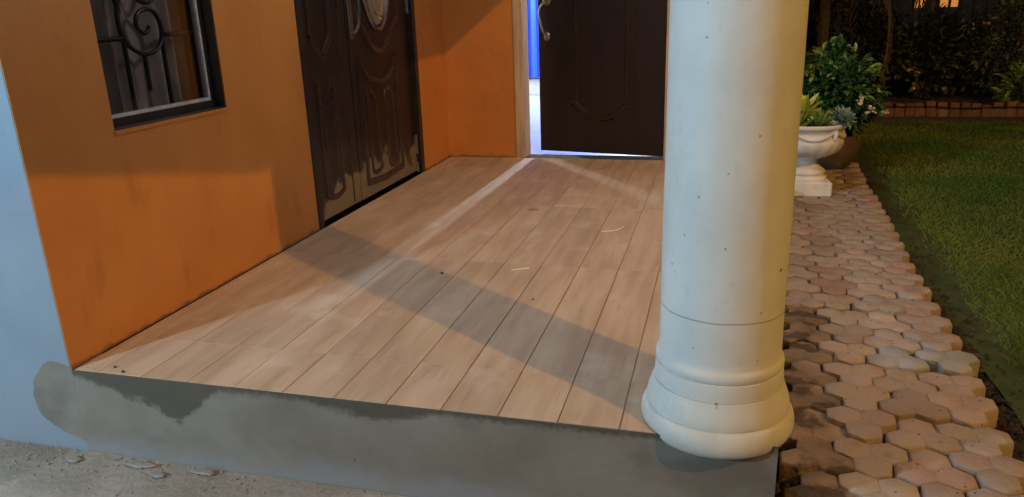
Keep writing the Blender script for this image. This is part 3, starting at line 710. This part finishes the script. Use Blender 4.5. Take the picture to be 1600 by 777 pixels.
# ------------------------------------------------------------------ potted shrub behind the urn
def leaf_cloud(n, shell, Lr, Wr, seed, droop=.2, ns=5):
    """n leaves in clumps; shell(rng)->(centre, outward)"""
    r_ = random.Random(seed); vs, fs = [], []
    for k in range(n):
        c, o = shell(r_)
        for i in range(ns):
            d = (o + Vector((r_.gauss(0, .75), r_.gauss(0, .75), r_.gauss(.1, .6)))).normalized(); d.z -= droop * r_.random(); d.normalize()
            s = d.cross(Vector((r_.gauss(0, .5), r_.gauss(0, .5), 1))).normalized(); up = s.cross(d)
            L = r_.uniform(*Lr); w = r_.uniform(*Wr) * .5; p = c + Vector((r_.gauss(0, 1), r_.gauss(0, 1), r_.gauss(0, 1))) * L * .25
            b0 = len(vs); q1 = p + d * L * .32 + up * L * .05; q2 = p + d * L * .72 + up * L * .02; tipp = p + d * L - up * L * .10
            vs += [tuple(p), tuple(q1 + s * w * .85 + up * w * .35), tuple(q1), tuple(q1 - s * w * .85 + up * w * .35), tuple(q2 + s * w * .9 + up * w * .3), tuple(q2), tuple(q2 - s * w * .9 + up * w * .3), tuple(tipp)]
            fs += [(b0, b0 + 1, b0 + 2), (b0, b0 + 2, b0 + 3), (b0 + 1, b0 + 4, b0 + 5, b0 + 2), (b0 + 2, b0 + 5, b0 + 6, b0 + 3), (b0 + 4, b0 + 7, b0 + 5), (b0 + 5, b0 + 7, b0 + 6)]
    return vs, fs
def blob(cx, cy, cz, rx, ry, rz, hollow=.45, seed=0):
    def f(r_):
        while True:
            d = Vector((r_.gauss(0, 1), r_.gauss(0, 1), r_.gauss(0, 1))).normalized(); q_ = r_.uniform(hollow, 1) ** .6
            q_ *= .82 + .42 * mnoise.noise(d * 2.1 + Vector((seed, seed * 1.7, 0)))
            if mnoise.noise(d * 3.6 + Vector((seed * 3, 0, 1))) > -.32: break
        return Vector((cx + d.x * rx * q_, cy + d.y * ry * q_, cz + d.z * rz * q_)), d
    return f
PX, PY = 2.53, 4.02
pot = empty('plant_pot', (PX, PY, -.172), 'round brown clay pot holding the leafy shrub behind the urn', 'pot')
obj('body', lathe([(.10, 0), (.125, .02), (.17, .10), (.185, .17), (.175, .215), (.18, .24), (.165, .24), (.155, .19), (.0005, .185)], 40), 'terracotta', pot, True)
obj('soil', lathe([(.0005, .2), (.155, .198)], 20, False), 'soil', pot)
sh = empty('potted_shrub', (PX, PY, .03), 'bushy green shrub with a few cream flowers in the pot behind the urn', 'shrub')
tag(obj('foliage', leaf_cloud(820, blob(-.04, -.02, .315, .335, .32, .315, .35, 2), (.045, .075), (.026, .042), 11), 'leaf_green', sh), kind='stuff')
tag(obj('young_foliage', leaf_cloud(60, blob(-.04, -.03, .33, .35, .33, .325, .8, 2), (.045, .07), (.02, .034), 12), 'leaf_light', sh), kind='stuff')
bm = bmesh.new(); r_ = random.Random(9)
for k in range(12):
    a = r_.uniform(0, 6.28); e = Vector((math.cos(a) * r_.uniform(.1, .26), math.sin(a) * r_.uniform(.1, .26), r_.uniform(.3, .6)))
    tube(bm, [(0, 0, -.02), e * .4 + Vector((0, 0, .05)), e], [.009, .006, .003], 5)
obj('branches', bm, 'bark', sh)
for p in ((.105, -.33, .30), (.18, -.27, .225), (.30, -.05, .19)):
    fl = leaf_cloud(2, lambda r_, p=p: (Vector(p), Vector((.2, -1, .2))), (.028, .036), (.024, .03), int(p[0] * 999), 0, 4); obj('petal_tuft', fl, 'petal_cream', sh)

# ------------------------------------------------------------------ far garden: brick edging, shrubs, drooping palms, fence, neighbour
ed = empty('brick_edging', (4.2, 6.98, -.23), 'low edging of upright bricks between the lawn and the dark planting bed', 'edging')
ed_b = None; br = random.Random(31)
obj('mortar_bed', (lambda b: (B(b, -1.9, 4.6, -.03, .05, -.03, .10), b)[1])(bmesh.new()), 'mortar', ed)
for k in range(64):
    x = -1.88 + k * .1
    if ed_b is None:
        bm = bmesh.new(); B(bm, -.042, .042, -.05, .05, 0, .155); bmesh.ops.bevel(bm, geom=bm.edges[:], offset=.006, segments=1, affect='EDGES'); o = obj('brick', bm, 'brick', ed); ed_b = o.data
    else: o = bpy.data.objects.new('brick', ed_b); col.objects.link(o); o.parent = ed
    o.location = (x + br.gauss(0, .004), br.gauss(0, .008), -.015 + br.gauss(0, .014)); o.rotation_euler = (br.gauss(0, .05), br.gauss(0, .05), br.gauss(0, .06))

def shrub(name, x, y, z, rx, ry, rz, n, m, label, seed, Lr=(.06, .11), Wr=(.03, .05), glints=0, bm_='glint_yellow', group='shrubs in the bed beyond the lawn'):
    t = empty(name, (x, y, z), label, 'shrub', group)
    tag(obj('foliage', leaf_cloud(n, blob(0, 0, rz * .95, rx, ry, rz, .3, seed), Lr, Wr, seed), m, t), kind='stuff')
    bm = bmesh.new(); r_ = random.Random(seed)
    for k in range(9):
        a = r_.uniform(0, 6.28); e = Vector((math.cos(a) * rx * r_.uniform(.2, .8), math.sin(a) * ry * r_.uniform(.2, .8), rz * r_.uniform(.9, 1.6)))
        tube(bm, [(0, 0, -.05), e * .45 + Vector((0, 0, .08)), e], [.016, .010, .004], 5)
    obj('branches', bm, 'bark', t)
    for k in range(glints):  # yellow petals put in for lamp highlights on the leaves
        p = Vector((r_.uniform(-.8, .8) * rx, -ry * r_.uniform(.75, .98), rz * r_.uniform(.2, 1.6)))
        obj('petal_tuft', leaf_cloud(1, lambda q_, p=p: (p, Vector((.3, -1, .3))), (.035, .05), (.03, .04), seed * 50 + k, 0, 5), bm_, t)
    return t
shrub('shrub', 3.35, 7.55, -.13, .42, .36, .55, 330, 'leaf_dark', 'dark shrub just right of the potted shrub, behind the bricks', 41, glints=2)
shrub('shrub', 3.95, 7.75, -.13, .48, .42, .52, 420, 'leaf_dark', 'dark shrub with yellow light glints set in as petals behind the middle of the brick edging', 42, glints=4)
shrub('shrub', 4.62, 7.7, -.13, .46, .40, .60, 420, 'leaf_olive', 'olive shrub behind the right end of the visible bricks', 43, (.05, .09), (.02, .035), glints=3)
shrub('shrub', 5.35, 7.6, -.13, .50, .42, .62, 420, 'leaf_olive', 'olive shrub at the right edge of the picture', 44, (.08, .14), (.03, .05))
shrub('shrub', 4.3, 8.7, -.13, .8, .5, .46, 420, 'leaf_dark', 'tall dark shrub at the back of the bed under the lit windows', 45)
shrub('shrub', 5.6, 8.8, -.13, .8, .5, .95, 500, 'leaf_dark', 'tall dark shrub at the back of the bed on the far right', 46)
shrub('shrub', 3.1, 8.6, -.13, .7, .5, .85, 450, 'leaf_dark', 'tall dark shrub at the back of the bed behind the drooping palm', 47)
shrub('broad_leaf_plant', 4.66, 7.16, -.14, .20, .16, .17, 26, 'leaf_light', 'low broad leaved plant catching the light beside the bricks', 48, (.10, .17), (.035, .05))
def palm(x, y, z, h, label, seed, nf=13, L=1.2):
    t = empty('drooping_palm', (x, y, z), label, 'palm', 'drooping palms in the bed'); r_ = random.Random(seed)
    bm = bmesh.new(); tube(bm, [(0, 0, -.05), (.03, 0, h * .5), (.02, .01, h)], [.075, .06, .05], 9); obj('trunk', bm, 'bark', t, True)
    for k in range(nf):
        a = 2 * math.pi * k / nf + r_.uniform(-.2, .2); dx, dy = math.cos(a), math.sin(a); vs, fs = [], []
        rach = [Vector((dx * L * .55 * math.sin(u_ * 1.9) , dy * L * .55 * math.sin(u_ * 1.9), h + .34 * math.sin(u_ * 2.4) - 1.05 * L * u_ ** 2.1)) for u_ in [i / 22 for i in range(23)]]
        for i in range(3, 23):
            p = rach[i]; s = Vector((-dy, dx, 0))
            for sg in (-1, 1):
                Ls = L * .30 * r_.uniform(.7, 1.1) * (1 - .5 * i / 22); e = p + s * sg * Ls * .35 + Vector((0, 0, -Ls)) + Vector((dx, dy, 0)) * Ls * .15
                b0 = len(vs); wv = Vector((dx, dy, 0)) * .008
                vs += [tuple(p - wv), tuple(p + wv), tuple(p.lerp(e, .55) + s * sg * .03 + wv * 1.2), tuple(p.lerp(e, .55) + s * sg * .03 - wv * 1.2), tuple(e)]
                fs += [(b0, b0 + 1, b0 + 2, b0 + 3), (b0 + 3, b0 + 2, b0 + 4)]
        obj('frond', (vs, fs), 'dry_leaf', t)
palm(2.75, 7.3, -.13, 1.25, 'dry drooping palm right behind the potted shrub', 51)
palm(3.30, 8.1, -.13, 1.5, 'taller drooping palm farther back against the fence', 52)

fn = empty('iron_fence', (5, 9.6, -.2), 'black iron bar fence at the end of the dark garden', 'fence')
obj('rail', (lambda b: (B(b, -4, 6, -.02, .02, .25, .29), b)[1])(bmesh.new()), 'iron', fn); obj('rail', (lambda b: (B(b, -4, 6, -.02, .02, 1.55, 1.59), b)[1])(bmesh.new()), 'iron', fn)
bmesh_bar = None
for k in range(72):
    if bmesh_bar is None:
        bm = bmesh.new(); B(bm, -.011, .011, -.035, -.021, 0, 1.7); o = obj('bar', bm, 'iron', fn); bmesh_bar = o.data
    else: o = bpy.data.objects.new('bar', bmesh_bar); col.objects.link(o); o.parent = fn
    o.location = (-3.95 + k * .138, 0, 0)
nb = empty('neighbour_house', (5, 12.2, -.27), 'dim neighbouring house with two warm lit windows beyond the fence', 'house')
bm = bmesh.new(); B(bm, -6, 8, 0, .2, 0, 3.4); obj('wall', bm, 'far_wall', nb)
obj('roof', (lambda b: (B(b, -6.3, 8.3, -.5, 4, 3.4, 3.6), b)[1])(bmesh.new()), 'dark_lining', nb)
for x0, x1 in ((-.40, -.20), (-.02, .26)):
    w = obj('window', (lambda b: (B(b, x0, x1, -.012, -.002, 1.02, 1.55), b)[1])(bmesh.new()), 'lit_window', nb)
    for xx in (x0, (x0 + x1) / 2, x1): obj('bar', (lambda b: (B(b, xx - .012, xx + .012, -.03, -.013, 1.0, 1.57), b)[1])(bmesh.new()), 'iron', w)

# ------------------------------------------------------------------ debris
def flake(name, x, y, z, rx, ry, h, m, label, cat, seed, group=None):
    r_ = random.Random(seed); bm = bmesh.new(); n_ = 9
    pts = [(rx * r_.uniform(.7, 1.1) * math.cos(2 * math.pi * k / n_), ry * r_.uniform(.7, 1.1) * math.sin(2 * math.pi * k / n_)) for k in range(n_)]
    lo = [bm.verts.new((a, b, 0)) for a, b in pts]; hi = [bm.verts.new((a * .86, b * .86, h * r_.uniform(.7, 1.1))) for a, b in pts]
    bm.faces.new(lo[::-1]); bm.faces.new(hi)
    for i in range(n_): j = (i + 1) % n_; bm.faces.new((lo[i], lo[j], hi[j], hi[i]))
    o = obj(name, bm, m, None, False, (x, y, z), (0, 0, r_.uniform(-.3, .3))); return tag(o, label, cat, group)
flake('plaster_flake', -.005, -.055, -.262, .034, .016, .003, 'flake', 'thin grey flake of plaster lying nearest the blue wall', 'debris', 1)
flake('cement_lump', .205, -.035, -.262, .060, .018, .004, 'flake', 'flat lump of dried cement along the foot of the step', 'debris', 2)
flake('cement_lump', .42, -.03, -.262, .045, .016, .004, 'flake', 'smaller flat lump of dried cement right of the first lump', 'debris', 3)
flake('cement_lump', .30, -.07, -.262, .03, .014, .004, 'flake', 'small cement lump lying just in front of the two larger ones', 'debris', 4)
cs = []
for k in range(420):
    x = rnd.uniform(-.3, 1.6); cs.append((x, -abs(rnd.gauss(.0, .10)) - .008, -.266, rnd.uniform(.001, .006)))
tag(obj('cement_crumbs', clods(cs, 8), 'flake'), 'scattered cement crumbs on the ground at the foot of the step', 'debris', kind='stuff')
for x, y, s, lb in ((.118, .040, .006, 'tiny dark crumb on the tiles closest to the front corner'), (.165, .018, .006, 'tiny dark crumb on the tile edge right of the front corner'), (.783, .981, .008, 'dark pebble lying in the column shadow on the tiles'), (1.19, .78, .005, 'dark speck on the tiles right of the middle')):
    flake('crumb', x, y, .0005, s, s * .7, s * .8, 'crumb', lb, 'debris', int(x * 900))
cs = [(abs(rnd.gauss(0, .02)) + .004, rnd.uniform(.0, 1.4), .0, rnd.uniform(.0006, .002)) for k in range(160)] + [(rnd.uniform(.1, 1.5), rnd.uniform(.02, 3.2), .0, rnd.uniform(.0006, .0022)) for k in range(150)] + [(rnd.gauss(.02, .02), 3.285 - abs(rnd.gauss(0, .015)), 0, rnd.uniform(.002, .007)) for k in range(14)]
tag(obj('grit', clods([(max(.004, a), b, c, d) for a, b, c, d in cs], 12), 'crumb'), 'fine dark grit scattered over the porch tiles', 'grit', kind='stuff')
bm = bmesh.new(); tube(bm, spline([(1.30, 1.625, .004), (1.335, 1.635, .004), (1.37, 1.66, .005), (1.385, 1.70, .007)], 5), .0032, 6)
tag(obj('straw', bm, 'straw', None, True), 'pale bent sliver of straw on the tiles beside the column', 'straw')
bm = bmesh.new(); tube(bm, [(1.04, 1.055, .004), (1.075, 1.075, .004), (1.10, 1.09, .004)], .0035, 6)
tag(obj('splinter', bm, 'straw', None, True), 'short pale splinter on the tiles in the middle of the porch', 'splinter')
flake('petal', .905, 1.966, .0005, .034, .020, .002, 'petal_purple', 'flat purplish petal lying on the tiles before the ajar door', 'petal', 77)
